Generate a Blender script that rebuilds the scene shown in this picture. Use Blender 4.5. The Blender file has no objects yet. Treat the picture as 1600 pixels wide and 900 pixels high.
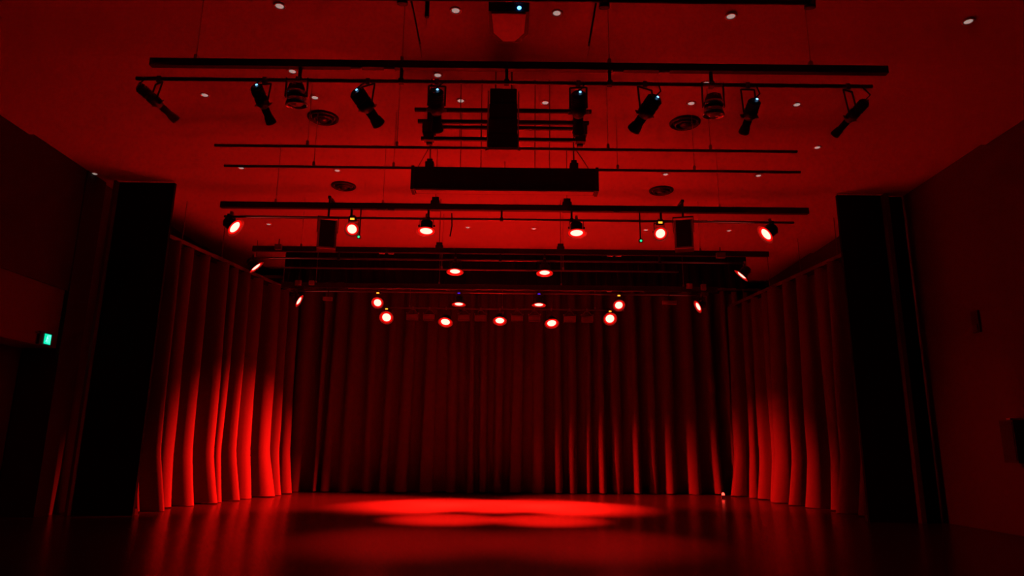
import bpy, math, random
from mathutils import Vector, Matrix

# ------------------------------------------------------------------ camera
F, PITCH, ROLL, CAMH = 1080.0, math.radians(13.0), 0.011, 1.4
_r = Vector((1, 0, 0))
_u = Vector((0, -math.sin(PITCH), math.cos(PITCH)))
_f = Vector((0, math.cos(PITCH), math.sin(PITCH)))
RIGHT = _r * math.cos(ROLL) + _u * math.sin(ROLL)
UP = _u * math.cos(ROLL) - _r * math.sin(ROLL)
CAM = Vector((0, 0, CAMH))
scene = bpy.context.scene
C = scene.collection
cd = bpy.data.cameras.new('camera')
cd.sensor_width = 36.0
cd.lens = 36.0 * F / 1600.0
cd.clip_end = 200
cam = bpy.data.objects.new('camera', cd)
m = Matrix((RIGHT, UP, -_f)).transposed().to_4x4()
m.translation = CAM
cam.matrix_world = m
C.objects.link(cam)
scene.camera = cam

# ------------------------------------------------------------------ world, exposure
w = bpy.data.worlds.new('dark_hall')
scene.world = w
w.use_nodes = True
w.node_tree.nodes['Background'].inputs[0].default_value = (0.9, 0.25, 0.4, 1)
w.node_tree.nodes['Background'].inputs[1].default_value = 0.002
vs = scene.view_settings
vs.view_transform = 'Standard'
vs.look = 'None'
vs.exposure = 0.0
vs.gamma = 1.0
vs.use_curve_mapping = False
RED = (1.0, 0.006, 0.003)
POWER = 1.0                     # overall strength of the stage lamps


def ray(px, py):
    return _f + RIGHT * ((px - 800.0) / F) - UP * ((py - 450.0) / F)


def at(px, py, D):              # point on the upright plane at distance D
    q = ray(px, py)
    return CAM + q * (D / q.y)


def on_z(px, py, z):            # point at a known height (floor, ceiling)
    q = ray(px, py)
    return CAM + q * ((z - CAMH) / q.z)


def on_x(px, py, x):            # point on a side wall
    q = ray(px, py)
    return CAM + q * (x / q.x)


# ------------------------------------------------------------------ materials
def mat(name, col, rough=0.6, metal=0.0, spec=0.5, noise=0.0, scale=8.0, bump=0.0, emit=None, estr=0.0, sheen=0.0):
    mt = bpy.data.materials.new(name)
    mt.use_nodes = True
    nt = mt.node_tree
    b = nt.nodes['Principled BSDF']
    b.inputs['Base Color'].default_value = (*col, 1)
    b.inputs['Roughness'].default_value = rough
    b.inputs['Metallic'].default_value = metal
    b.inputs['Specular IOR Level'].default_value = spec
    if sheen:
        b.inputs['Sheen Weight'].default_value = sheen
    if noise or bump:
        tc = nt.nodes.new('ShaderNodeTexCoord')
        nz = nt.nodes.new('ShaderNodeTexNoise')
        nz.inputs['Scale'].default_value = scale
        nz.inputs['Detail'].default_value = 5
        nt.links.new(tc.outputs['Object'], nz.inputs['Vector'])
        if noise:
            mx = nt.nodes.new('ShaderNodeMix')
            mx.data_type = 'RGBA'
            mx.inputs[6].default_value = (*[c * (1 - noise) for c in col], 1)
            mx.inputs[7].default_value = (*[min(1, c * (1 + noise)) for c in col], 1)
            nt.links.new(nz.outputs['Fac'], mx.inputs[0])
            nt.links.new(mx.outputs[2], b.inputs['Base Color'])
        if bump:
            bp = nt.nodes.new('ShaderNodeBump')
            bp.inputs['Strength'].default_value = bump
            bp.inputs['Distance'].default_value = 0.01
            nt.links.new(nz.outputs['Fac'], bp.inputs['Height'])
            nt.links.new(bp.outputs[0], b.inputs['Normal'])
    if emit:
        b.inputs['Emission Color'].default_value = (*emit, 1)
        b.inputs['Emission Strength'].default_value = estr
    return mt


M = {}
M['floor'] = mat('stage_floor', (0.024, 0.022, 0.023), 0.25, spec=1.0, noise=0.25, scale=3.0, bump=0.06)
M['floor'].node_tree.nodes['Principled BSDF'].inputs['IOR'].default_value = 1.65
M['ceiling'] = mat('ceiling_paint', (0.52, 0.5, 0.49), 0.85, noise=0.04, scale=2.0)
M['ceiling_gap'] = mat('ceiling_dark', (0.06, 0.06, 0.06), 0.9)
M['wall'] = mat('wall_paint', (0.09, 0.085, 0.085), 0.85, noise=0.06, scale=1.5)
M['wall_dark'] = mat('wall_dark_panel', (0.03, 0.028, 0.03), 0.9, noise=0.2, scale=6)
M['drape'] = mat('curtain_velour', (0.085, 0.062, 0.068), 0.95, spec=0.1, noise=0.12, scale=30)
M['black_drape'] = mat('black_masking', (0.012, 0.011, 0.012), 0.95, spec=0.05, noise=0.2, scale=20)
M['black'] = mat('black_paint', (0.02, 0.019, 0.021), 0.5, noise=0.15, scale=12)
M['housing'] = mat('lamp_housing', (0.035, 0.033, 0.035), 0.4, spec=0.5, noise=0.1, scale=20)
M['pipe'] = mat('pipe_black', (0.2, 0.19, 0.19), 0.35, metal=0.4, noise=0.1, scale=10)
M['steel'] = mat('galvanised_steel', (0.45, 0.44, 0.45), 0.4, metal=0.8, noise=0.1, scale=10)
M['plate'] = mat('socket_plate', (0.5, 0.48, 0.48), 0.5)
M['grille'] = mat('speaker_grille', (0.018, 0.018, 0.019), 0.6, noise=0.3, scale=80, bump=0.3)
M['grey'] = mat('grey_metal', (0.3, 0.3, 0.3), 0.45, metal=0.4, noise=0.08)
M['white'] = mat('white_plastic', (0.7, 0.69, 0.68), 0.5)
M['glass'] = mat('lens_glass', (0.25, 0.24, 0.24), 0.12, spec=0.8)
M['reflector'] = mat('lamp_reflector', (0.85, 0.82, 0.8), 0.22, metal=1.0)
M['halo_metal'] = mat('halo_flare_inside', (0.55, 0.5, 0.5), 0.45, metal=0.2)  # pale metal of the added ring that catches lens glow as a halo
M['lens'] = mat('lit_lens', (0.2, 0.0, 0.0), 0.4, emit=(1.0, 0.11, 0.085), estr=9)
M['rim'] = mat('red_halo_glow', (0.3, 0.0, 0.0), 0.4, emit=(1.0, 0.004, 0.002), estr=0.85)  # red emission painted in for the lamp's halo
M['amber'] = mat('amber_display', (0.1, 0.05, 0), 0.5, emit=(1.0, 0.32, 0.02), estr=2.5)
M['blue'] = mat('blue_indicator', (0, 0.02, 0.1), 0.5, emit=(0.2, 0.55, 1.0), estr=2.2)
M['blue_lit'] = mat('bright_blue_indicator', (0, 0.02, 0.1), 0.5, emit=(0.05, 0.3, 1.0), estr=9)
M['violet'] = mat('violet_display', (0.02, 0, 0.1), 0.5, emit=(0.12, 0.02, 1.0), estr=0.6)
M['green'] = mat('green_indicator', (0, 0.1, 0.02), 0.5, emit=(0.02, 0.8, 0.25), estr=1.6)
M['exit_green'] = mat('exit_face', (0, 0.1, 0.05), 0.5, emit=(0.0, 0.75, 0.42), estr=1.1)
M['exit_white'] = mat('exit_figure', (0.3, 0.4, 0.4), 0.5, emit=(0.35, 1.0, 0.9), estr=1.3)
M['downlight'] = mat('downlight_glow', (0.6, 0.58, 0.55), 0.5, emit=(1.0, 0.74, 0.66), estr=0.33)
M['red_lens'] = mat('red_marker_lens', (0.3, 0.0, 0.0), 0.4, emit=(1.0, 0.05, 0.03), estr=5)


# ------------------------------------------------------------------ mesh builder
def basis(n):
    n = Vector(n).normalized()
    a = Vector((0, 0, 1)) if abs(n.z) < 0.95 else Vector((0, 1, 0))
    x = a.cross(n).normalized()
    return x, n.cross(x).normalized(), n


class MB:
    def __init__(s):
        s.v, s.f = [], []

    def box(s, c, size, axes=None, taper=1.0):
        c = Vector(c)
        ax = axes or (Vector((1, 0, 0)), Vector((0, 1, 0)), Vector((0, 0, 1)))
        o = len(s.v)
        for k in (-1, 1):
            t = taper if k < 0 else 1.0
            for i, j in ((-1, -1), (1, -1), (1, 1), (-1, 1)):
                s.v.append(c + ax[0] * (i * size[0] / 2 * t) + ax[1] * (j * size[1] / 2 * t) + ax[2] * (k * size[2] / 2))
        s.f += [tuple(o + q for q in f) for f in ((3, 2, 1, 0), (4, 5, 6, 7), (0, 1, 5, 4), (1, 2, 6, 5), (2, 3, 7, 6), (3, 0, 4, 7))]
        return s

    def lathe(s, origin, n, prof, seg=20, cap0=True, cap1=True):      # prof: (along, radius)
        x, y, n = basis(n)
        origin = Vector(origin)
        o = len(s.v)
        for a, r in prof:
            for k in range(seg):
                t = 2 * math.pi * k / seg
                s.v.append(origin + n * a + (x * math.cos(t) + y * math.sin(t)) * r)
        for i in range(len(prof) - 1):
            for k in range(seg):
                k2 = (k + 1) % seg
                s.f.append((o + i * seg + k, o + i * seg + k2, o + (i + 1) * seg + k2, o + (i + 1) * seg + k))
        if cap0:
            s.f.append(tuple(o + k for k in reversed(range(seg))))
        if cap1:
            e = o + (len(prof) - 1) * seg
            s.f.append(tuple(e + k for k in range(seg)))
        return s

    def tube(s, p0, p1, r, seg=10):
        p0, p1 = Vector(p0), Vector(p1)
        return s.lathe(p0, p1 - p0, [(0, r), ((p1 - p0).length, r)], seg)

    def path(s, pts, r, seg=6):
        for a, b in zip(pts, pts[1:]):
            s.tube(a, b, r, seg)
        return s

    def prism(s, pts, n, depth):                                       # polygon pts extruded along n
        o = len(s.v)
        k = len(pts)
        n = Vector(n).normalized() * depth
        s.v += [Vector(p) for p in pts] + [Vector(p) + n for p in pts]
        s.f.append(tuple(o + i for i in reversed(range(k))))
        s.f.append(tuple(o + k + i for i in range(k)))
        for i in range(k):
            j = (i + 1) % k
            s.f.append((o + i, o + j, o + k + j, o + k + i))
        return s

    def build(s, name, material, parent=None, smooth=False):
        off = parent.location if parent is not None else Vector((0, 0, 0))
        if parent is not None and parent.parent is not None:
            off = off + parent.parent.location
        if parent is not None and parent.type == 'MESH' and parent.parent is None:
            off = parent.location
        me = bpy.data.meshes.new(name)
        me.from_pydata([tuple(v - off) for v in s.v], [], s.f)
        me.update()
        if smooth:
            me.polygons.foreach_set('use_smooth', [len(p.vertices) == 4 for p in me.polygons])
        me.materials.append(M[material])
        o = bpy.data.objects.new(name, me)
        C.objects.link(o)
        if parent is not None:
            o.parent = parent
        return o


def tag(o, label=None, cat=None, group=None, kind=None):
    if label: o['label'] = label
    if cat: o['category'] = cat
    if group: o['group'] = group
    if kind: o['kind'] = kind
    return o


def thing(name, loc, label, cat, group=None):
    o = bpy.data.objects.new(name, None)
    o.empty_display_size = 0.1
    C.objects.link(o)
    o.location = Vector(loc)
    return tag(o, label, cat, group)


def struct(name, mb, material, label):
    return tag(mb.build(name, material), label, name.split('_')[0], kind='structure')


def spot(parent, pos, n, energy, angle=60, blend=0.7, radius=0.08, col=RED):
    ld = bpy.data.lights.new('lamp_beam', 'SPOT')
    ld.energy = energy * POWER
    ld.color = col
    ld.spot_size = math.radians(angle)
    ld.spot_blend = blend
    ld.shadow_soft_size = radius
    o = bpy.data.objects.new('lamp_beam', ld)
    C.objects.link(o)
    o.parent = parent
    o.location = Vector(pos) - parent.location
    o.rotation_euler = Vector(n).to_track_quat('-Z', 'Y').to_euler()


# ------------------------------------------------------------------ the setting
XL, XR, YB, YF = -9.2, 8.9, 24.9, -4.0
SLAB, TOP = 7.85, 8.25                             # slab above the panels, room height
XM = -0.08


def base_z(y):
    if y < 9.1: return 6.98 + (9.1 - y) * 0.0782
    for y0, y1, p, q in ((9.1, 12.1, 7.1, 7.06), (12.1, 15.35, 7.12, 7.08), (15.35, 19.7, 7.14, 7.1)):
        if y < y1: return p + (q - p) * (y - y0) / (y1 - y0)
    return 7.16


def cz(x, y):                                     # underside of the ceiling
    return base_z(y)


def on_ceiling(px, py):
    q = ray(px, py)
    t0, t1 = 3.0, 60.0
    k = t0
    while k < t1:
        p = CAM + q * k
        if p.z > cz(p.x, p.y):
            break
        k += 0.01
    return CAM + q * k


struct('floor', MB().box((0, 10.5, -0.1), (22, 30, 0.2)), 'floor', 'smooth dark glossy stage floor with red light pooled on it')
ceil = struct('ceiling', MB().box((0, 10.5, SLAB + 0.2), (22, 30, 0.4)), 'ceiling_gap', 'pale panelled ceiling washed in red light')


def ceiling_panel(x0, x1, y0, z0, y1, z1, t=0.05):
    b = MB()
    b.prism([(x0, y0, z0), (x1, y0, z0), (x1, y1, z1), (x0, y1, z1)], (0, 0, 1), t)
    return b.build('ceiling_panel', 'ceiling', ceil)


cx0, cx1 = on_z(660, 80, 7.0).x, on_z(916, 84, 7.0).x
for a, b in ((XL, cx0 - 0.03), (cx0, cx1), (cx1 + 0.03, XR)):
    e = 9.05 if a == cx0 else 9.2                  # raked panels over the seats
    ceiling_panel(a, b, YF, 7.8, e - 4.4, 7.32)
    ceiling_panel(a, b, e - 4.36, 7.32, e, 6.98)
for y0, y1, zz0, zz1 in ((9.0, 12.1, 7.1, 7.06), (12.1, 15.35, 7.12, 7.08), (15.35, 19.7, 7.14, 7.1), (19.7, YB, 7.16, 7.16)):
    ceiling_panel(XL, XR, y0, zz0, y1 - 0.03, zz1)

HT = TOP
struct('wall_back', MB().box((0, YB + 0.1, HT / 2), (22, 0.2, HT)), 'wall_dark', 'dark rear wall behind the stage curtain')
struct('wall_right', MB().box((XR + 0.1, 10.5, HT / 2), (0.2, 29, HT)), 'wall', 'plain side wall glowing dark red beside the masking flat')
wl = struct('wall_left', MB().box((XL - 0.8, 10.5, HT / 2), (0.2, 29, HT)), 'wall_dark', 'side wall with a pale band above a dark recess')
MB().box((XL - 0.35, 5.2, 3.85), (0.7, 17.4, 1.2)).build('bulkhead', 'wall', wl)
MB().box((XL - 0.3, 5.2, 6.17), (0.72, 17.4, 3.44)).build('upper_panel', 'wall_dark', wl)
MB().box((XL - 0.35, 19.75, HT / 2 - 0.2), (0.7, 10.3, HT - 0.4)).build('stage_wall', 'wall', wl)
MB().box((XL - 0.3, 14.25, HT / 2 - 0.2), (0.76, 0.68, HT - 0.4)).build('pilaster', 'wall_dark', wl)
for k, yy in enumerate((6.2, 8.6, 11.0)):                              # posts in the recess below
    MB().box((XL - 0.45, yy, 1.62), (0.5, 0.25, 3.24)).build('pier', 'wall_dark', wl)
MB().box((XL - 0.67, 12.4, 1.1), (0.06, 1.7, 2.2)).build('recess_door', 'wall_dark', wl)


# masking flats on both sides of the stage opening
def flat(name, x0, x1, y, ztop, label):
    t = thing(name, ((x0 + x1) / 2, y, 0), label, 'masking flat')
    MB().box(((x0 + x1) / 2, y + 0.02, ztop / 2), (abs(x1 - x0), 0.08, ztop)).build('cloth_face', 'black_drape', t)
    MB().box(((x0 + x1) / 2, y + 0.12, 0.06), (abs(x1 - x0), 0.12, 0.12)).build('foot_rail', 'black', t)
    return t


t = flat('masking_flat', -8.72, -7.5, 14.45, 7.04, 'tall black masking flat on the exit sign side of the stage')
MB().box((-8.76, 14.40, 3.52), (0.06, 0.16, 7.04)).build('edge_strip', 'wall', t)
t = flat('masking_flat', 7.32, 8.3, 14.75, 7.04, 'tall black masking flat beside the plain red side wall')
MB().box((8.36, 14.70, 3.52), (0.1, 0.2, 7.04)).build('edge_strip', 'wall', t)
MB().box((8.62, 14.85, 3.52), (0.4, 0.1, 7.04)).build('return_panel', 'black_drape', t)


# ------------------------------------------------------------------ curtains
def curtain(name, p0, p1, z0, z1, label, seed, wl=(0.32, 0.8), amp=0.13, rows=26, material='drape', flare=0.08, swap=1, lean=0.0):
    rnd = random.Random(seed)
    p0, p1 = Vector((*p0, 0)), Vector((*p1, 0))
    L = (p1 - p0).length
    tdir = (p1 - p0) / L
    ndir = Vector((tdir.y, -tdir.x, 0)) * swap
    ss, s = [], 0.0
    pts = []                                   # (s, offset, tangent) columns
    NS = 14
    while s < L:
        lam = rnd.uniform(*wl)
        a = amp * rnd.uniform(0.55, 1.25)
        om = rnd.uniform(0.1, 0.42) * lam
        ph = rnd.uniform(-0.25, 0.25)
        for k in range(NS):
            q = k / NS
            wv = math.sin(2 * math.pi * q + ph * math.sin(2 * math.pi * q))
            tg = -math.sin(4 * math.pi * q) * om * 0.33
            pts.append((s + q * lam, a * wv, tg, rnd.random()))
        s += lam
    b = MB()
    W = len(pts)
    sway = [rnd.uniform(-1, 1) for _ in range(W // NS + 2)]
    for i in range(rows + 1):
        h = i / rows
        hh = h ** 1.6                          # rows closer together near the hem
        z = z0 + (z1 - z0) * hh
        low = max(0.0, 1 - hh * 5)
        top = 1 - 0.35 * hh
        for j, (sj, oj, tj, rj) in enumerate(pts):
            g = j / NS
            k = int(g)
            sw = sway[k] * (1 - (g - k)) + sway[k + 1] * (g - k)
            dr = sw * 0.10 * (1 - hh) ** 1.5
            off = oj * top * (1 + flare * 6 * low) + 0.02 * math.sin(9 * hh + sw * 5) * (1 - hh)
            q = p0 + tdir * min(max(sj + tj * top + dr, 0), L + 0.1) + ndir * off
            b.v.append(Vector((q.x, q.y, z + (0.012 * (1 + math.sin(sj * 5)) if i == 0 else 0))))
    for i in range(rows):
        for j in range(W - 1):
            a = i * W + j
            b.f.append((a, a + 1, a + W + 1, a + W))
    t = thing(name, ((p0 + p1) / 2), label, 'curtain')
    b.build('cloth', material, t, smooth=True)
    # heading tape and hanging track
    hd = MB().box((p0 + p1) / 2 + Vector((0, 0, z1 + 0.0)), (L, 0.03, 0.12), (tdir, ndir, Vector((0, 0, 1))))
    hd.build('heading', 'black_drape', t)
    MB().box((p0 + p1) / 2 + Vector((0, 0, z1 + 0.10)), (L + 0.2, 0.07, 0.09), (tdir, ndir, Vector((0, 0, 1)))).build('track', 'pipe', t)
    n = 4
    for k in range(n):
        q = p0 + (p1 - p0) * ((k + 0.5) / n)
        MB().tube((q.x, q.y, z1 + 0.14), (q.x, q.y, cz(q.x, q.y) + 0.02), 0.012, 6).build('track_hanger', 'pipe', t)
    return t


curtain('back_curtain', (-8.7, 22.1), (8.5, 23.3), 0.01, 6.7, 'full width pleated curtain hanging across the rear of the stage', 4, (0.3, 0.75), 0.22, 24)
curtain('side_curtain', (-6.85, 21.35), (-8.05, 15.1), 0.01, 6.0, 'pleated side curtain with brightly lit red folds beside the exit sign wall', 11, (0.4, 0.8), 0.34, 26, swap=-1, flare=0.09)
curtain('side_curtain', (7.35, 22.6), (8.2, 15.7), 0.01, 6.0, 'pleated side curtain with dim red folds near the plain side wall', 23, (0.45, 0.9), 0.32, 26, flare=0.09)
curtain('border_curtain', (-6.7, 19.75), (6.9, 19.95), 6.05, 7.04, 'short dark border curtain hanging under the ceiling above the rear lamps', 5, (0.25, 0.4), 0.03, 4, 'black_drape', flare=0.0)


# ------------------------------------------------------------------ lighting bars
def bar(name, label, D, y_main, half, px0, px1, y_pipe=None, pp0=None, pp1=None, hang=(), drop=(), sock=(), block=(), cat='lighting bar'):
    zc = at(785, y_main, D).z
    x0, x1 = at(px0, y_main, D).x, at(px1, y_main, D).x
    t = thing(name, (0, D, zc), label, cat)
    if y_pipe is None:
        MB().tube((x0, D, zc), (x1, D, zc), half, 12).build('pipe', 'pipe', t, True)
    else:
        MB().box(((x0 + x1) / 2, D, zc), (x1 - x0, half * 1.6, half * 2)).build('wiring_duct', 'black', t)
        zp = at(785, y_pipe, D).z
        a, b = at(pp0, y_pipe, D).x, at(pp1, y_pipe, D).x
        MB().tube((a, D, zp), (b, D, zp), 0.024, 12).build('pipe', 'pipe', t, True)
        for px in drop:
            x = at(px, y_main, D).x
            MB().box((x, D, (zc + zp) / 2 - 0.01), (0.035, 0.035, zc - zp)).box((x, D, zp), (0.06, 0.06, 0.06)).build('drop_bracket', 'black', t)
    for px in hang:
        x = at(px, y_main, D).x
        MB().tube((x, D, zc + half * 0.9), (x, D, cz(x, D) + 0.02), 0.006, 6).build('suspension_wire', 'steel', t)
        MB().box((x, D, zc + half + 0.03), (0.04, 0.05, 0.07)).build('wire_clamp', 'steel', t)
    for px in sock:
        x = at(px, y_main, D).x
        MB().box((x, D, zc - half - 0.012), (0.13, 0.07, 0.03)).build('socket_plate', 'plate', t)
    for px in block:
        x = at(px, y_main, D).x
        s = MB().box((x, D + 0.02, zc + half * 0.6), (0.17, half * 2.4, half * 2 + 0.06)).box((x, D + 0.02, zc + half + 0.10), (0.13, 0.1, 0.08))
        s.build('hoist_block', 'black', t)
        MB().tube((x, D + 0.02, zc + half + 0.12), (x, D + 0.02, cz(x, D) + 0.02), 0.008, 6).build('hoist_rope', 'pipe', t)
    return t


D0, D1, D2, D3, D4 = 7.7, 12.5, 15.5, 19.5, 21.2
Y0, Y1, Y2, Y3, Y4 = 129, 343, 407, 458, 483            # rows of the lamp pipes in the photo
bar('lighting_bar', 'long black lighting bar over the seats carrying unlit profile spots', D0, 104, 0.048, 235, 1385, Y0, 212, 1362,
    hang=(305, 628, 952, 1267), drop=(470, 628, 792, 952, 1110), sock=(557, 609, 965, 1037))
bar('lighting_bar', 'black lighting bar carrying the two hanging loudspeakers and red lamps', D1, 325, 0.058, 345, 1262, Y1, 350, 1240,
    hang=(430, 598, 1124), drop=(670, 784, 893, 550, 1032), sock=(597, 612, 963), block=(680, 886))
bar('lighting_bar', 'black lighting bar behind the hanging loudspeakers with four red lamps', D2, 393, 0.06, 395, 1200, Y2, 395, 1165,
    hang=(470, 1094), drop=(712, 782, 851, 530, 1030), sock=(597, 611, 953, 966), block=(686, 876))
bar('lighting_bar', 'lighting bar bound with cable ties just in front of the rear lamp row', D3, 449, 0.07, 440, 1120, Y3, 455, 1105,
    hang=(493, 686, 877, 1068), drop=(590, 717, 842, 967), sock=(609, 700, 952))
bar('lamp_pipe', 'rear pipe carrying box floodlights and five lit red lamps', D4, Y4, 0.026, 585, 975, hang=(640, 785, 930))
bar('ceiling_pipe', 'bare black pipe crossing behind the hanging speaker column', 10.15, 232, 0.024, 335, 1245, hang=(480, 620, 950, 1110))
bar('ceiling_pipe', 'bare black pipe crossing behind the projection screen case', 11.05, 264, 0.024, 350, 1250, hang=(490, 615, 965, 1085))
bar('ceiling_pipe', 'thin bare pipe between the two rear lamp bars', 16.6, 422, 0.02, 420, 1060, hang=(690, 880))
bar('ceiling_pipe', 'bare black pipe nearest the ceiling projector', 6.0, -1, 0.024, 560, 1262, hang=(640, 938))

# cable bound along the rear lamp bar
tz = at(785, 454, D3).z
tb = bpy.data.objects['lighting_bar.003']
rnd = random.Random(3)
pts = []
for k in range(60):
    x = at(545 + k * 7.8, 454, D3).x
    pts.append(Vector((x, D3 - 0.08, tz + rnd.uniform(-0.012, 0.012))))
MB().path(pts, 0.018, 5).build('bound_cable', 'grey', tb)
# dangling cable ends
tb = bpy.data.objects['lighting_bar.001']
a = at(706, 333, D1 - 0.1)
MB().path([a, a + Vector((0.01, 0, -0.25)), a + Vector((-0.02, 0, -0.46))], 0.012).build('dangling_cable', 'black', tb)


# ------------------------------------------------------------------ lamps
def par(px, py, D, ypipe, n, label, group, energy=0, angle=60, R=0.115, amber=False, violet=False, name='stage_lamp', blend=0.75):
    n = Vector(n).normalized()
    lens = at(px, py, D + 0.11 * n.y)
    piv = lens - n * 0.11
    zp = at(785, ypipe, D).z - 0.0
    zp = max(zp, piv.z + 0.2)
    t = thing(name, (piv.x, piv.y, zp), label, 'stage light', group)
    bx, by, _ = basis(n)
    side = Vector((0, 0, 1)).cross(n)
    side = side.normalized() if side.length > 0.15 else Vector((1, 0, 0))
    # housing with cooling fins
    prof = [(-0.24, R * 0.45), (-0.235, R * 0.62), (-0.2, R * 0.75)]
    for k in range(4):
        q = -0.19 + k * 0.035
        prof += [(q, R * 0.78), (q + 0.004, R * 1.0), (q + 0.014, R * 1.0), (q + 0.018, R * 0.78)]
    prof += [(-0.03, R * 0.95), (-0.012, R * 1.04)]
    MB().lathe(lens, n, prof, 18).build('housing', 'housing', t, True)
    # snoot: short flared ring added to spread the lens glow into a halo
    MB().lathe(lens, n, [(-0.014, R * 1.03), (-0.012, R * 1.36), (0.022, R * 1.72), (0.022, R * 1.68), (-0.002, R * 1.38), (-0.004, R * 1.03)], 22, False, False).build('halo_flare', 'halo_metal', t, True)
    lo = MB().lathe(lens, n, [(-0.006, R * 1.02), (0.0, R * 1.0), (0.012, R * 0.82), (0.02, R * 0.45), (0.022, R * 0.05)], 22).build('lens', 'lens', t, True)
    MB().lathe(lens, n, [(-0.004, R * 1.02), (0.006, R * 1.04), (0.008, R * 1.36), (0.0, R * 1.38)], 22, False, False).build('halo_rim', 'rim', lo, True)  # glowing ring imitates the red halo around the lens
    # yoke
    w_ = R * 1.12
    up = Vector((0, 0, 1))
    y = MB()
    for sg in (-1, 1):
        p = piv + side * (sg * w_)
        top = Vector((piv.x, piv.y, zp - 0.06)) + side * (sg * w_)
        fw = side.cross(up).normalized()
        y.box((p + top) / 2, (0.008, 0.035, max(0.05, (top - p).length + 0.04)), (side, fw, up))
    y.box(Vector((piv.x, piv.y, zp - 0.05)), (2 * w_ + 0.01, 0.035, 0.008), (side, fw, up))
    y.build('yoke', 'housing', t)
    for sg in (-1, 1):
        MB().lathe(piv + side * (sg * w_), side * sg, [(0, 0.022), (0.03, 0.02)], 10).build('tilt_knob', 'black', t)
    MB().box((piv.x, piv.y, zp - 0.02), (0.05, 0.06, 0.06)).box((piv.x, piv.y, zp + 0.028), (0.045, 0.07, 0.02)).build('hook_clamp', 'grey', t)
    if amber or violet:
        q = Vector((piv.x, piv.y - R * 0.9, zp - 0.055)) if amber else Vector((piv.x, piv.y - 0.08, zp - 0.03))
        MB().box(q, (0.13, 0.09, 0.07)).build('control_box', 'housing', t)
        MB().box(q + Vector((0, -0.048, -0.012)), (0.075, 0.006, 0.035)).build('display', 'amber' if amber else 'violet', t)
    if energy:
        spot(t, lens + n * 0.05, n, energy, angle, blend)
    return t


def down(tilt, x=0.0):           # tilt towards the seats in degrees
    a = math.radians(tilt)
    return (x, -math.sin(a), -math.cos(a))


G1, G2, G3, G4 = ('red lamps on the loudspeaker bar', 'red lamps on the bar behind the loudspeakers', 'red lamps on the cable bound bar', 'red lamps on the rear pipe')
EX, PL = 'exit sign side', 'plain wall side'
K = 3200.0
# loudspeaker bar
par(666, 361, D1, Y1, down(13), 'lit red lamp aimed down under the loudspeaker bar, inner one on exit sign side', G1, K * 1.8, 46, blend=1)
par(901, 364, D1, Y1, down(13), 'lit red lamp aimed down under the loudspeaker bar, inner one on plain wall side', G1, K * 1.8, 46, blend=1)
par(550, 358, D1, Y1, down(58), 'round lit red lamp beside the loudspeaker on the exit sign side', G1, K * 0.01, 40, R=0.085, amber=True)
par(1032, 365, D1, Y1, down(58), 'round lit red lamp beside the loudspeaker on the plain wall side', G1, K * 0.01, 40, R=0.085, amber=True)
par(367, 355, D1, Y1, (0.80, -0.06, -0.60), 'slanted lit red lamp at the exit sign end of the loudspeaker bar', G1, K * 0.45, 66)
par(1197, 366, D1, Y1, (-0.80, -0.06, -0.60), 'slanted lit red lamp at the plain wall end of the loudspeaker bar', G1, K * 0.3, 66)
# bar behind the loudspeakers
par(711, 424, D2, Y2, down(11), 'lit red lamp aimed down behind the loudspeakers, inner one on exit sign side', G2, K * 12, 30, blend=1)
par(851, 426, D2, Y2, down(11), 'lit red lamp aimed down behind the loudspeakers, inner one on plain wall side', G2, K * 12, 30, blend=1)
par(400, 417, D2, Y2, (0.66, 0.22, -0.72), 'slanted lit red lamp at the exit sign end of the bar behind the loudspeakers', G2, K * 1.5, 56, blend=1)
par(1159, 430, D2, Y2, (-0.66, 0.22, -0.72), 'slanted lit red lamp at the plain wall end of the bar behind the loudspeakers', G2, K * 1.5, 56, blend=1)
# cable-bound bar
par(717, 475, D3, Y3, down(7), 'flat looking lit red lamp under the cable bound bar, inner one on exit sign side', G3, K * 12, 38, R=0.12, violet=True, blend=1)
par(842, 476, D3, Y3, down(7), 'flat looking lit red lamp under the cable bound bar, inner one on plain wall side', G3, K * 12, 38, R=0.12, violet=True, blend=1)
par(590, 473, D3, Y3, down(58), 'round lit red lamp under the cable bound bar on exit sign side', G3, K * 0.01, 40, R=0.105, amber=True)
par(967, 477, D3, Y3, down(58), 'round lit red lamp under the cable bound bar on plain wall side', G3, K * 0.01, 40, R=0.105, amber=True)
par(467, 470, D3, Y3, (0.88, 0.06, -0.46), 'slanted lit red lamp at the exit sign end of the cable bound bar', G3, K * 13, 37, blend=1)
par(1091, 479, D3, Y3, (-0.895, -0.08, -0.43), 'slanted lit red lamp at the plain wall end of the cable bound bar', G3, K * 32, 36, blend=1)
# rear pipe
par(604, 496, D4, Y4, down(58), 'round lit red lamp at the exit sign end of the rear pipe', G4, K * 0.01, 40, R=0.13, amber=True)
par(953, 498, D4, Y4, down(58), 'round lit red lamp at the plain wall end of the rear pipe', G4, K * 0.01, 40, R=0.13, amber=True)
par(696, 503, D4, Y4, down(33, -0.08), 'oval lit red lamp between box floodlights on rear pipe, exit sign side', G4, K * 14, 36, R=0.135, blend=1)
par(781, 501, D4, Y4, down(30), 'oval lit red lamp in the middle of the rear pipe', G4, K * 14, 36, R=0.13, blend=1)
par(862, 505, D4, Y4, down(33, 0.08), 'oval lit red lamp between box floodlights on rear pipe, plain wall side', G4, K * 14, 36, R=0.135, blend=1)


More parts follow.
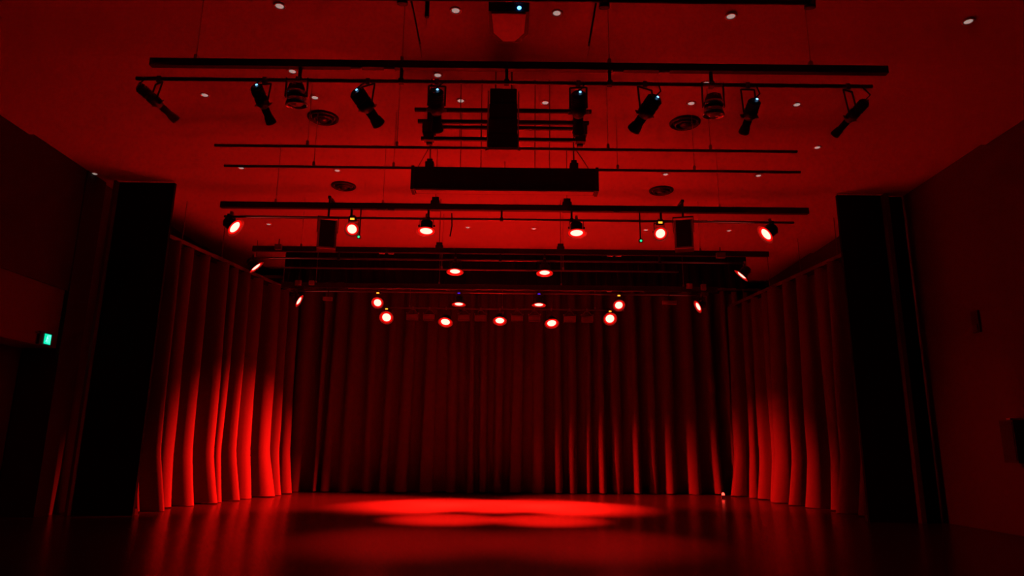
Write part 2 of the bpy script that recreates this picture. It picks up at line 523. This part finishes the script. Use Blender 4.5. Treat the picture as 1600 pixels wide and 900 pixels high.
# unlit box floodlights on the rear pipe
def flood(px, label):
    z = at(785, Y4, D4).z
    p = at(px, 495, D4)
    t = thing('box_floodlight', (p.x, D4, z), label, 'floodlight', 'unlit floodlights on the rear pipe')
    MB().box((p.x, D4, z - 0.01), (0.05, 0.06, 0.09)).build('hook_clamp', 'grey', t)
    b = MB()
    for sg in (-1, 1):
        b.prism([(p.x + sg * 0.03, D4 - 0.02, z - 0.05), (p.x + sg * 0.06, D4 - 0.02, z - 0.05), (p.x + sg * 0.2, D4 - 0.02, z - 0.2), (p.x + sg * 0.17, D4 - 0.02, z - 0.2)], (0, 1, 0), 0.03)
    b.box((p.x, D4, z - 0.055), (0.14, 0.05, 0.02))
    b.build('yoke', 'grey', t)
    for sg in (-1, 1):
        MB().lathe((p.x + sg * 0.185, D4 - 0.03, z - 0.17), (0, -1, 0), [(0, 0.02), (0.03, 0.02)], 8).build('tilt_knob', 'steel', t)
    MB().box((p.x, D4 + 0.02, z - 0.29), (0.36, 0.22, 0.2), taper=1.0).build('housing', 'housing', t)
    MB().prism([(p.x - 0.16, D4 - 0.095, z - 0.37), (p.x + 0.16, D4 - 0.095, z - 0.37), (p.x + 0.16, D4 - 0.095, z - 0.24), (p.x - 0.16, D4 - 0.095, z - 0.24)], (0, -1, 0), 0.008).build('front_glass', 'glass', t)
    fr = MB()
    for sx in (-1, 1):
        fr.box((p.x + sx * 0.17, D4 - 0.1, z - 0.305), (0.02, 0.025, 0.17))
    for zz in (-0.39, -0.22):
        fr.box((p.x, D4 - 0.1, z + zz), (0.36, 0.025, 0.02))
    fr.build('front_frame', 'grey', t)


for px, lb in ((645, 'unlit box floodlight next to the round lamp at the exit sign end'),
               (671, 'unlit box floodlight second from the round lamp at the exit sign end'),
               (725, 'unlit box floodlight just inside the oval lamp on the exit sign side'),
               (751, 'unlit box floodlight beside the middle oval lamp on the exit sign side'),
               (808, 'unlit box floodlight beside the middle oval lamp on the plain wall side'),
               (835, 'unlit box floodlight just inside the oval lamp on the plain wall side'),
               (890, 'unlit box floodlight second from the round lamp at the plain wall end'),
               (917, 'unlit box floodlight next to the round lamp at the plain wall end')):
    flood(px, lb)


# profile spots on the bar over the seats
def profile(a, b, Da, Db, label, glow='blue', body='housing', r=0.085):
    pa, pb = at(*a, Da), at(*b, Db)
    n = (pb - pa).normalized()
    L = (pb - pa).length
    zp = at(785, Y0, D0).z
    piv = pa + n * (L * 0.38)
    t = thing('profile_spot', (piv.x, D0, zp), label, 'stage light', 'unlit profile spots over the seats')
    bx, by, _ = basis(n)
    MB().lathe(pa, n, [(0, r * 0.7), (0.015, r * 0.95), (0.08, r), (L * 0.3, r), (L * 0.32, r * 1.12), (L * 0.48, r * 1.12), (L * 0.52, r * 0.85), (L * 0.58, r * 0.72)], 16).build('lamp_body', body, t, True)
    fin = MB()
    for k in range(4):
        fin.lathe(pa, n, [(0.03 + k * 0.03, r * 1.1), (0.042 + k * 0.03, r * 1.1)], 16)
    fin.build('cooling_fins', body, t)
    MB().lathe(pa, n, [(L * 0.56, r * 0.68), (L * 0.8, r * 0.68), (L * 0.84, r * 0.8), (L * 0.97, r * 0.92), (L, r * 0.95), (L, r * 0.82), (L * 0.96, r * 0.7)], 16).build('lens_barrel', body, t, True)
    MB().lathe(pa, n, [(L * 0.93, r * 0.7), (L * 0.96, r * 0.66), (L * 0.975, r * 0.3), (L * 0.978, 0.004)], 14).build('lens', 'glass', t, True)
    sh = MB()
    for sg in (-1, 1):
        sh.box(pa + n * (L * 0.5) + bx * (sg * r * 1.2), (0.05, 0.06, 0.01), (bx, by, n))
    sh.build('shutter_handles', 'steel', t)
    side = Vector((0, 0, 1)).cross(n).normalized()
    y = MB()
    for sg in (-1, 1):
        p = piv + side * (sg * r * 1.2)
        top = Vector((piv.x, D0, zp - 0.06)) + side * (sg * r * 1.2)
        y.path([p, top], 0.011, 6)
    y.path([Vector((piv.x, D0, zp - 0.06)) + side * (sg * r * 1.2) for sg in (-1, 1)], 0.011, 6)
    y.build('yoke', 'housing', t)
    MB().box((piv.x, D0, zp - 0.015), (0.05, 0.06, 0.08)).build('hook_clamp', 'grey', t)
    MB().path([pa + Vector((0, 0, 0.02)), pa + Vector((0.06, 0, 0.08)), Vector((pa.x + 0.09, D0 - 0.02, zp))], 0.008, 6).build('power_cable', 'black', t)
    q = pa - n * 0.004
    toc = (CAM - pa).normalized()
    MB().lathe(pa - n * 0.01 + by * 0.0 - bx * 0.02, -n, [(0, 0.016), (0.008, 0.012)], 10).build('indicator', glow, t)


profile((216, 134), (276, 188), 7.45, 7.9, 'grey profile spot at the exit sign end of the seat bar', 'steel', 'grey', r=0.06)
profile((399, 134), (424, 192), 7.5, 7.9, 'dim profile spot next to the round fresnel, exit sign end of seat bar', r=0.07)
profile((556, 142), (592, 194), 7.45, 7.85, 'black profile spot slanted towards the stage middle, exit sign side', r=0.088)
profile((681, 141), (683, 203), 7.5, 8.0, 'black upright profile spot beside the speaker column, exit sign side', r=0.085)
profile((904, 145), (904, 207), 7.5, 8.0, 'black upright profile spot beside the speaker column, plain wall side', r=0.085)
profile((1025, 152), (990, 203), 7.45, 7.85, 'black profile spot slanted towards the stage middle, plain wall side', r=0.088)
profile((1180, 156), (1162, 207), 7.5, 7.9, 'dim profile spot next to the round fresnel, plain wall end of seat bar', r=0.07)
profile((1353, 158), (1304, 211), 7.45, 7.9, 'grey profile spot at the plain wall end of the seat bar', 'steel', 'housing', r=0.06)


def fresnel(px, y0, y1, label):
    pa, pb = at(px, y0, 7.62), at(px, y1, 7.66)
    n = (pb - pa).normalized()
    L = (pb - pa).length
    zp = at(785, Y0, D0).z
    t = thing('fresnel_spot', (pa.x, D0, zp), label, 'stage light', 'round fresnel spots over the seats')
    R = 0.118
    MB().lathe(pa, n, [(0, R * 0.35), (0.02, R * 0.72), (L * 0.3, R * 0.9), (L * 0.55, R * 0.95), (L * 0.72, R * 0.92)], 22).build('housing', 'housing', t, True)
    MB().lathe(pa, n, [(L * 0.68, R * 0.95), (L * 0.78, R * 1.0), (L, R * 1.12), (L, R * 1.04), (L * 0.82, R * 0.9)], 22, False, False).build('front_rim', 'reflector', t, True)
    MB().lathe(pa, n, [(L * 0.8, R * 0.93), (L * 0.9, R * 0.8), (L * 1.0, R * 0.5), (L * 1.04, R * 0.06)], 22).build('lens', 'glass', t, True)
    MB().lathe(pa, n, [(L * 0.36, R * 0.97), (L * 0.40, R * 1.0), (L * 0.5, R * 1.0), (L * 0.54, R * 0.97)], 22).build('vent_band', 'reflector', t, True)
    y = MB()
    for sg in (-1, 1):
        y.box((pa.x + sg * R * 1.1, D0 - 0.05, (zp + pa.z - L * 0.6) / 2), (0.01, 0.04, zp - pa.z + L * 0.6))
    y.box((pa.x, D0 - 0.05, zp - 0.03), (R * 2.2, 0.04, 0.012))
    y.build('yoke', 'black', t)
    MB().box((pa.x, D0 - 0.01, zp - 0.01), (0.05, 0.08, 0.07)).build('hook_clamp', 'grey', t)
    MB().box((pa.x, pa.y - 0.07, pa.z - 0.06), (0.05, 0.03, 0.04)).build('cable_gland', 'steel', t)


fresnel(463, 130, 165, 'round fresnel spot with a glinting red rim, exit sign end of seat bar')
fresnel(1115, 146, 181, 'round fresnel spot with a glinting red rim, plain wall end of seat bar')

# ------------------------------------------------------------------ hanging speaker column, frame, screen case, projector
Ds = 9.3
zt, zb = at(785, 138, Ds).z, at(785, 233, Ds).z
xc = at(786, 190, Ds).x
t = thing('speaker_column', (xc, Ds, zb), 'tall black speaker column hung in the middle beneath the ceiling', 'loudspeaker')
n_el = 4
for k in range(n_el):
    h = (zt - zb) / n_el
    zc = zb + h * (k + 0.5)
    MB().box((xc, Ds + 0.16, zc), (0.43 - 0.012 * k, 0.32, h - 0.012)).build('cabinet', 'black', t)
    MB().box((xc, Ds - 0.006, zc), (0.40 - 0.012 * k, 0.014, h - 0.03)).build('grille', 'grille', t)
pp = [(xc + sx * (0.25 - (0.05 if c else 0)), Ds + 0.15 + sy * (0.21 - (0 if c else 0.05)), zb - 0.035) for sx, sy, c in ((-1, -1, 0), (-1, -1, 1), (1, -1, 1), (1, -1, 0), (1, 1, 0), (1, 1, 1), (-1, 1, 1), (-1, 1, 0))]
MB().prism(pp, (0, 0, 1), 0.035).build('base_plate', 'plate', t)
for sg in (-1, 1):
    MB().box((xc + sg * 0.225, Ds + 0.1, (zt + zb) / 2), (0.02, 0.06, zt - zb)).build('rigging_strap', 'steel', t)
    MB().tube((xc + sg * 0.12, Ds + 0.16, zt), (xc + sg * 0.12, Ds + 0.16, cz(xc, Ds) + 0.02), 0.012, 6).build('suspension_rod', 'pipe', t)

Df = 9.95
t = thing('hanging_frame', (xc, Df, at(785, 217, Df).z), 'black rail frame hung behind the speaker column', 'rigging frame')
for (py, a, b, r) in ((172, 648, 924, 0.026), (190, 653, 920, 0.026), (199, 660, 915, 0.022), (217, 658, 914, 0.026)):
    pa, pb = at(a, py, Df), at(b, py, Df)
    zc = at(785, py + 1, Df).z
    MB().box(((pa.x + pb.x) / 2, Df, zc), (pb.x - pa.x, 0.05, r * 2)).build('rail', 'black', t)
for px in (672, 906):
    x = at(px, 190, Df).x
    za, zb2 = at(785, 168, Df).z, at(785, 226, Df).z
    MB().box((x, Df + 0.03, (za + zb2) / 2), (0.09, 0.06, za - zb2)).build('upright', 'black', t)
    MB().box((x, Df - 0.04, at(785, 205, Df).z), (0.2, 0.14, 0.16)).box((x, Df - 0.04, at(785, 219, Df).z), (0.15, 0.12, 0.1)).build('winch', 'housing', t)
    MB().tube((x, Df, za), (x, Df, cz(x, Df) + 0.02), 0.015, 6).build('suspension_rod', 'pipe', t)
for px in (719, 752, 836, 859):
    x = at(px, 190, Df).x
    MB().tube((x, Df, at(785, 217, Df).z), (x, Df, cz(x, Df) + 0.02), 0.007, 6).build('tie_rod', 'pipe', t)

Dc = 10.85
pl, pr = at(645, 262, Dc), at(933, 267, Dc)
zt, zb = at(785, 264, Dc).z, at(785, 298, Dc).z
xm, wd = (pl.x + pr.x) / 2, pr.x - pl.x
t = thing('screen_case', (xm, Dc, zb), 'long black projection screen case hung across the middle', 'screen case')
MB().box((xm, Dc + 0.06, (zt + zb) / 2), (wd, 0.24, zt - zb)).build('case', 'black', t)
for sg in (-1, 1):
    MB().box((xm + sg * (wd / 2 - 0.01), Dc + 0.06, (zt + zb) / 2), (0.05, 0.27, zt - zb + 0.03)).build('end_cap', 'housing', t)
MB().box((xm, Dc + 0.02, zb - 0.012), (wd - 0.14, 0.16, 0.03)).build('bottom_batten', 'plate', t)
for px in (671, 897):
    x = at(px, 255, Dc).x
    MB().box((x, Dc + 0.06, zt + 0.06), (0.14, 0.14, 0.12)).box((x, Dc + 0.06, zt + 0.15), (0.09, 0.09, 0.06)).build('hanging_bracket', 'black', t)
    MB().tube((x, Dc + 0.06, zt + 0.1), (x, Dc + 0.06, cz(x, Dc) + 0.02), 0.012, 6).build('suspension_rod', 'pipe', t)
    MB().path([(x, Dc + 0.06, zt + 0.45), (x + (0.28 if px > 785 else -0.22), Dc + 0.06, zt)], 0.007, 6).build('stay_wire', 'pipe', t)
for px in (719, 751, 789, 836, 859):
    x = at(px, 255, Dc).x
    MB().tube((x, Dc + 0.05, zt), (x, Dc + 0.05, cz(x, Dc) + 0.02), 0.007, 6).build('tie_rod', 'pipe', t)

pn = at(795, 18, 6.45)
zb = pn.z
xc = pn.x
t = thing('projector', (xc, 6.75, zb), 'black ceiling projector with a bright blue indicator light', 'projector')
hw = 0.215
MB().prism([(xc - hw, 6.45, zb), (xc + hw, 6.45, zb), (xc + hw, 6.85, zb), (xc + hw * 0.55, 7.02, zb), (xc - hw * 0.55, 7.02, zb), (xc - hw, 6.85, zb)], (0, 0, 1), 0.19).build('body', 'black', t)
MB().prism([(xc - hw * 0.84, 6.47, zb - 0.012), (xc + hw * 0.84, 6.47, zb - 0.012), (xc + hw * 0.78, 6.82, zb - 0.012), (xc + hw * 0.3, 6.98, zb - 0.012), (xc - hw * 0.3, 6.98, zb - 0.012), (xc - hw * 0.78, 6.82, zb - 0.012)], (0, 0, 1), 0.014).build('base_cover', 'white', t)
MB().lathe((xc, 7.0, zb + 0.09), (0, 1, 0), [(0, 0.07), (0.06, 0.06)], 18).build('lens_barrel', 'housing', t, True)
MB().lathe((xc + 0.11, 6.45, zb + 0.045), (0, -1, 0), [(0, 0.022), (0.01, 0.016)], 12).build('indicator', 'blue_lit', t)
vv = MB()
for k in range(6):
    vv.box((xc + 0.06 + k * 0.022, 6.448, zb + 0.13), (0.01, 0.012, 0.06))
vv.build('vent_slats', 'grey', t)
MB().box((xc, 6.72, zb + 0.2), (0.24, 0.24, 0.03)).build('mount_plate', 'black', t)
MB().tube((xc, 6.72, zb + 0.2), (xc, 6.72, 7.22), 0.03, 10).build('mount_pole', 'black', t)

# small lamps and a drop tube at the nearest pipe
zp = at(785, -1, 6.0).z
for px, py, lb in ((628, 3, 'small unlit lamp over the seats on the exit sign side of the projector'),
                   (945, 9, 'small unlit lamp over the seats on the plain wall side of the projector'),
                   (1268, 9, 'small unlit lamp at the plain wall end of the nearest pipe')):
    p = at(px, py, 6.0)
    t = thing('small_lamp', (p.x, 6.0, zp), lb, 'stage light', 'small lamps on the nearest pipe')
    MB().lathe((p.x, 6.0, p.z + 0.14), (0, 0.25, -1), [(0, 0.03), (0.02, 0.045), (0.1, 0.052), (0.145, 0.055)], 14).build('housing', 'housing', t, True)
    MB().lathe((p.x, 6.035, p.z + 0.0), (0, 0.25, -1), [(-0.006, 0.048), (0.006, 0.03)], 14).build('lens', 'glass', t, True)
    MB().box((p.x, 6.0, zp + 0.0), (0.04, 0.06, 0.07)).tube((p.x, 6.0, zp), (p.x, 6.0, p.z + 0.1), 0.01, 6).build('hook_clamp', 'grey', t)
p = at(667, 27, 6.3)
t = thing('drop_tube', (p.x, 6.3, 7.2), 'short black tube hanging from the ceiling beside the projector', 'tube')
MB().tube(p, (p.x, 6.3, 7.22), 0.022, 10).build('tube', 'black', t, True)
MB().tube(p - Vector((0, 0, 0.1)), p, 0.004, 6).build('wire_end', 'steel', t)
MB().lathe((p.x, 6.3, 7.2), (0, 0, 1), [(0, 0.05), (0.03, 0.06)], 12).build('ceiling_rose', 'black', t)


# ------------------------------------------------------------------ loudspeakers under the loudspeaker bar
def loudspeaker(px, label, tilt):
    D = D1 - 0.36
    pt, pb = at(px, 345, D), at(px, 389, D)
    t = thing('loudspeaker', (pt.x, D1, at(785, 325, D1).z), label, 'loudspeaker', 'loudspeakers on the lighting bar')
    R_ = Matrix.Rotation(tilt, 3, 'Z')
    ax = (R_ @ Vector((1, 0, 0)), R_ @ Vector((0, 1, 0)), Vector((0, 0, 1)))
    c = Vector((pt.x, D + 0.12, (pt.z + pb.z) / 2 + 0.01))
    h = pt.z - pb.z
    MB().box(c, (0.34, 0.28, h), ax).build('cabinet', 'black', t)
    MB().box(c - ax[1] * 0.145, (0.26, 0.014, h - 0.06), ax).build('grille', 'grille', t)
    e = MB()
    for sg in (-1, 1):
        e.box(c - ax[1] * 0.135 + ax[0] * (sg * 0.152), (0.035, 0.04, h + 0.005), ax)
    e.box(c - ax[1] * 0.135 - Vector((0, 0, h / 2 - 0.012)), (0.32, 0.04, 0.03), ax)
    e.build('edge_trim', 'plate', t)
    br = MB()
    for sg in (-1, 1):
        br.box(c + ax[0] * (sg * 0.185) + Vector((0, 0, h / 2 - 0.05)), (0.012, 0.05, 0.3), ax)
    br.box(c + Vector((0, 0, h / 2 + 0.1)), (0.38, 0.05, 0.012), ax)
    br.build('bracket', 'black', t)
    MB().tube(c + Vector((0, 0, h / 2 + 0.1)), (c.x, c.y, at(785, 325, D1).z + 0.08), 0.02, 8).box((c.x, (c.y + D1) / 2, at(785, 325, D1).z + 0.082), (0.05, D1 - c.y + 0.08, 0.05)).build('hanging_stem', 'black', t)


loudspeaker(510, 'black hanging loudspeaker beside round lamp on the exit sign side', 0.25)
loudspeaker(1070, 'black hanging loudspeaker beside round lamp on the plain wall side', -0.25)


# small boxes on the bars
def bar_box(px, py, D, size, label, led=None):
    p = at(px, py, D)
    t = thing('junction_box', p, label, 'box', 'small boxes on the lighting bars')
    MB().box(p, size).build('case', 'grey', t)
    MB().box(p + Vector((0, -size[1] / 2 - 0.004, 0)), (size[0] * 0.8, 0.01, size[2] * 0.8)).build('lid', 'grey', t)
    MB().tube(p + Vector((0, 0.02, size[2] / 2)), Vector((p.x, p.y + 0.02, max(p.z + 0.2, at(785, {D1: 325, D2: 393, D3: 449}[min((D1, D2, D3), key=lambda q: abs(q - D))], D).z))), 0.012, 6).build('stem', 'black', t)
    if led:
        MB().lathe(p + Vector((0, -size[1] / 2 - 0.006, 0)), (0, -1, 0), [(0, 0.024), (0.012, 0.018)], 10).build('indicator', led, t)


for px, py, D, s, lb, led in (
        (435, 386, D2 - 0.1, (0.15, 0.1, 0.12), 'small grey box near the slanted lamp behind loudspeaker, exit sign side', None),
        (1126, 399, D2 - 0.1, (0.2, 0.1, 0.12), 'small grey box near the slanted lamp behind loudspeaker, plain wall side', None),
        (466, 442, D3 - 0.105, (0.16, 0.1, 0.14), 'outer grey box over the slanted lamp of the bound bar, exit sign side', None),
        (487, 442, D3 - 0.105, (0.14, 0.1, 0.12), 'inner grey box over the slanted lamp of the bound bar, exit sign side', None),
        (1077, 447, D3 - 0.105, (0.16, 0.1, 0.14), 'inner grey box over the slanted lamp of the bound bar, plain wall side', None),
        (1099, 449, D3 - 0.105, (0.14, 0.1, 0.17), 'outer grey box over the slanted lamp of the bound bar, plain wall side', None),
        (512, 467, D3 - 0.05, (0.26, 0.1, 0.1), 'low grey box hanging under the bound bar, exit sign side', None),
        (1046, 473, D3 - 0.05, (0.4, 0.1, 0.1), 'low grey box hanging under the bound bar, plain wall side', None),
        (561, 371, D1 - 0.05, (0.07, 0.06, 0.07), 'tiny box with a green light by the round lamp, exit sign side', 'green'),
        (1001, 377, D1 - 0.05, (0.07, 0.06, 0.07), 'tiny box with a green light by the round lamp, plain wall side', 'green')):
    bar_box(px, py, D, s, lb, led)


# ------------------------------------------------------------------ ceiling fittings
dl = [(437, 9, 'over the seats outside the projector on the exit sign side'), (712, 16, 'over the seats beside the projector on the exit sign side'),
      (870, 20, 'over the seats beside the projector on the plain wall side'), (1142, 25, 'over the seats outside the projector on the plain wall side'),
      (1513, 33, 'over the seats beside the plain side wall'),
      (457, 111, 'above the round fresnel spot on the exit sign side'), (684, 117, 'above the upright profile spot on the exit sign side'), (1103, 130, 'above the round fresnel spot on the plain wall side'),
      (320, 148, 'between the grey and dim profile spots, exit sign end'), (492, 152, 'beside the round fresnel spot on the exit sign side'),
      (720, 157, 'beside the speaker column on the exit sign side'), (852, 160, 'beside the speaker column on the plain wall side'),
      (1080, 161, 'beside the round fresnel spot on the plain wall side'), (1245, 163, 'between the grey and dim profile spots, plain wall end'),
      (142, 271, 'near the masking flat above the exit sign wall'), (377, 262, 'outside the farther round air diffuser on the exit sign side'), (527, 266, 'just above the farther round air diffuser on the exit sign side'),
      (1040, 272, 'just above the farther round air diffuser on the plain wall side'), (1185, 274, 'outside the farther round air diffuser on the plain wall side'), (1277, 230, 'near the masking flat on the plain wall side'),
      (420, 350, 'behind the loudspeaker bar, outside the loudspeaker on exit sign side'), (731, 355, 'behind the loudspeaker bar near its middle on exit sign side'),
      (834, 357, 'behind the loudspeaker bar near its middle on plain wall side'), (1009, 359, 'behind the round lamp of the loudspeaker bar on plain wall side'),
      (1139, 360, 'behind the loudspeaker bar, outside the loudspeaker on plain wall side')]
for px, py, where in dl:
    p = on_ceiling(px, py)
    p.x = max(p.x, XL + 0.12)
    t = thing('downlight', p, 'small pale ceiling downlight ' + where, 'downlight', 'ceiling downlights')
    MB().lathe(p, (0, 0, -1), [(-0.04, 0.07), (0.0, 0.085), (0.012, 0.08), (0.012, 0.058), (-0.02, 0.05)], 18, True, False).build('trim_ring', 'white', t, True)
    MB().lathe(p, (0, 0, -1), [(-0.02, 0.052), (0.008, 0.05), (0.02, 0.03), (0.024, 0.004)], 16).build('diffuser', 'downlight', t, True)

for px, py, lb in ((505, 183, 'round dark ceiling air diffuser below the fresnel spot, exit sign side'), (1070, 191, 'round dark ceiling air diffuser below the fresnel spot, plain wall side'),
                   (537, 290, 'round dark ceiling air diffuser nearer the stage, exit sign side'), (1033, 297, 'round dark ceiling air diffuser nearer the stage, plain wall side')):
    p = on_ceiling(px, py)
    t = thing('air_diffuser', p, lb, 'air diffuser', 'round ceiling diffusers')
    MB().lathe(p, (0, 0, -1), [(0, 0.275), (0.03, 0.27), (0.05, 0.24), (0.01, 0.21)], 28, True, False).build('outer_ring', 'black', t, True)
    MB().lathe(p, (0, 0, -1), [(0.0, 0.2), (0.06, 0.18), (0.07, 0.15), (0.02, 0.13)], 24, False, False).build('middle_ring', 'black', t, True)
    MB().lathe(p, (0, 0, -1), [(0.0, 0.12), (0.07, 0.085), (0.085, 0.03), (0.086, 0.004)], 20).build('centre_cone', 'housing', t, True)

# ------------------------------------------------------------------ exit sign, wall fittings, floor marker
ps = on_x(70, 530, XL)
t = thing('exit_sign', (XL, ps.y, ps.z), 'green lit running figure exit sign on the side wall', 'exit sign')
X = XL + 0.05
MB().box((XL + 0.02, ps.y - 0.06, ps.z), (0.06, 0.34, 0.25)).build('housing', 'black', t)
MB().box((X + 0.005, ps.y, ps.z), (0.012, 0.19, 0.2)).build('green_panel', 'exit_green', t)
MB().box((XL + 0.03, ps.y - 0.28, ps.z + 0.09), (0.04, 0.05, 0.03)).build('lamp_bracket', 'steel', t)


def pic(name, polys):
    b = MB()
    for pl in polys:
        b.prism([(X + 0.0115, ps.y + u * 0.55 - 0.01, ps.z + v) for u, v in pl], (1, 0, 0), 0.002)
    b.build(name, 'exit_white', t)


def limb(a, b, w):
    dx, dy = b[0] - a[0], b[1] - a[1]
    l = math.hypot(dx, dy)
    nx, ny = -dy / l * w / 2, dx / l * w / 2
    return [(a[0] + nx, a[1] + ny), (a[0] - nx, a[1] - ny), (b[0] - nx, b[1] - ny), (b[0] + nx, b[1] + ny)]


pic('running_figure', [[(-0.012 + 0.017 * math.cos(k * 0.7854), 0.062 + 0.017 * math.sin(k * 0.7854)) for k in range(8)],
                       limb((-0.02, 0.045), (-0.035, -0.01), 0.03), limb((-0.022, 0.035), (0.02, 0.01), 0.012), limb((-0.025, 0.035), (-0.065, 0.015), 0.012),
                       limb((-0.035, -0.008), (0.0, -0.035), 0.016), limb((0.0, -0.035), (-0.01, -0.075), 0.014), limb((-0.038, -0.01), (-0.06, -0.045), 0.016), limb((-0.06, -0.045), (-0.1, -0.05), 0.014)])
pic('doorway', [limb((0.06, -0.08), (0.06, 0.08), 0.012), limb((0.06, 0.075), (0.14, 0.075), 0.012), limb((0.135, -0.08), (0.135, 0.08), 0.012)])

p = on_x(1597, 690, XR)
t = thing('wall_cabinet', (XR, p.y, p.z), 'black box shaped speaker mounted on the plain side wall', 'speaker')
MB().box((XR - 0.14, p.y - 0.05, p.z), (0.26, 0.34, 0.72)).build('cabinet', 'black', t)
MB().box((XR - 0.275, p.y - 0.05, p.z), (0.012, 0.3, 0.66)).build('grille', 'grille', t)
MB().box((XR - 0.12, p.y - 0.05, p.z + 0.38), (0.2, 0.1, 0.04)).build('bracket', 'plate', t)
p = on_x(1527, 503, XR)
t = thing('wall_plate', (XR, p.y, p.z), 'small dark plate fixed high on the plain side wall', 'wall plate')
MB().box((XR - 0.02, p.y, p.z), (0.05, 0.2, 0.42)).build('plate', 'black', t)
MB().box((XR - 0.05, p.y, p.z - 0.12), (0.03, 0.14, 0.12)).build('cover', 'housing', t)

p = on_z(1130, 774, 0.0)
p = Vector((p.x, 21.2, 0))
p.x = at(1130, 774, 21.2).x
t = thing('floor_marker_lamp', p, 'tiny glowing red lamp on the floor by the side curtain', 'lamp')
MB().box(p + Vector((0, 0, 0.05)), (0.12, 0.1, 0.1)).build('base', 'housing', t)
MB().lathe(p + Vector((0, -0.0, 0.1)), (0, 0, 1), [(0, 0.045), (0.04, 0.042), (0.07, 0.025), (0.078, 0.004)], 14).build('lens', 'red_lens', t, True)
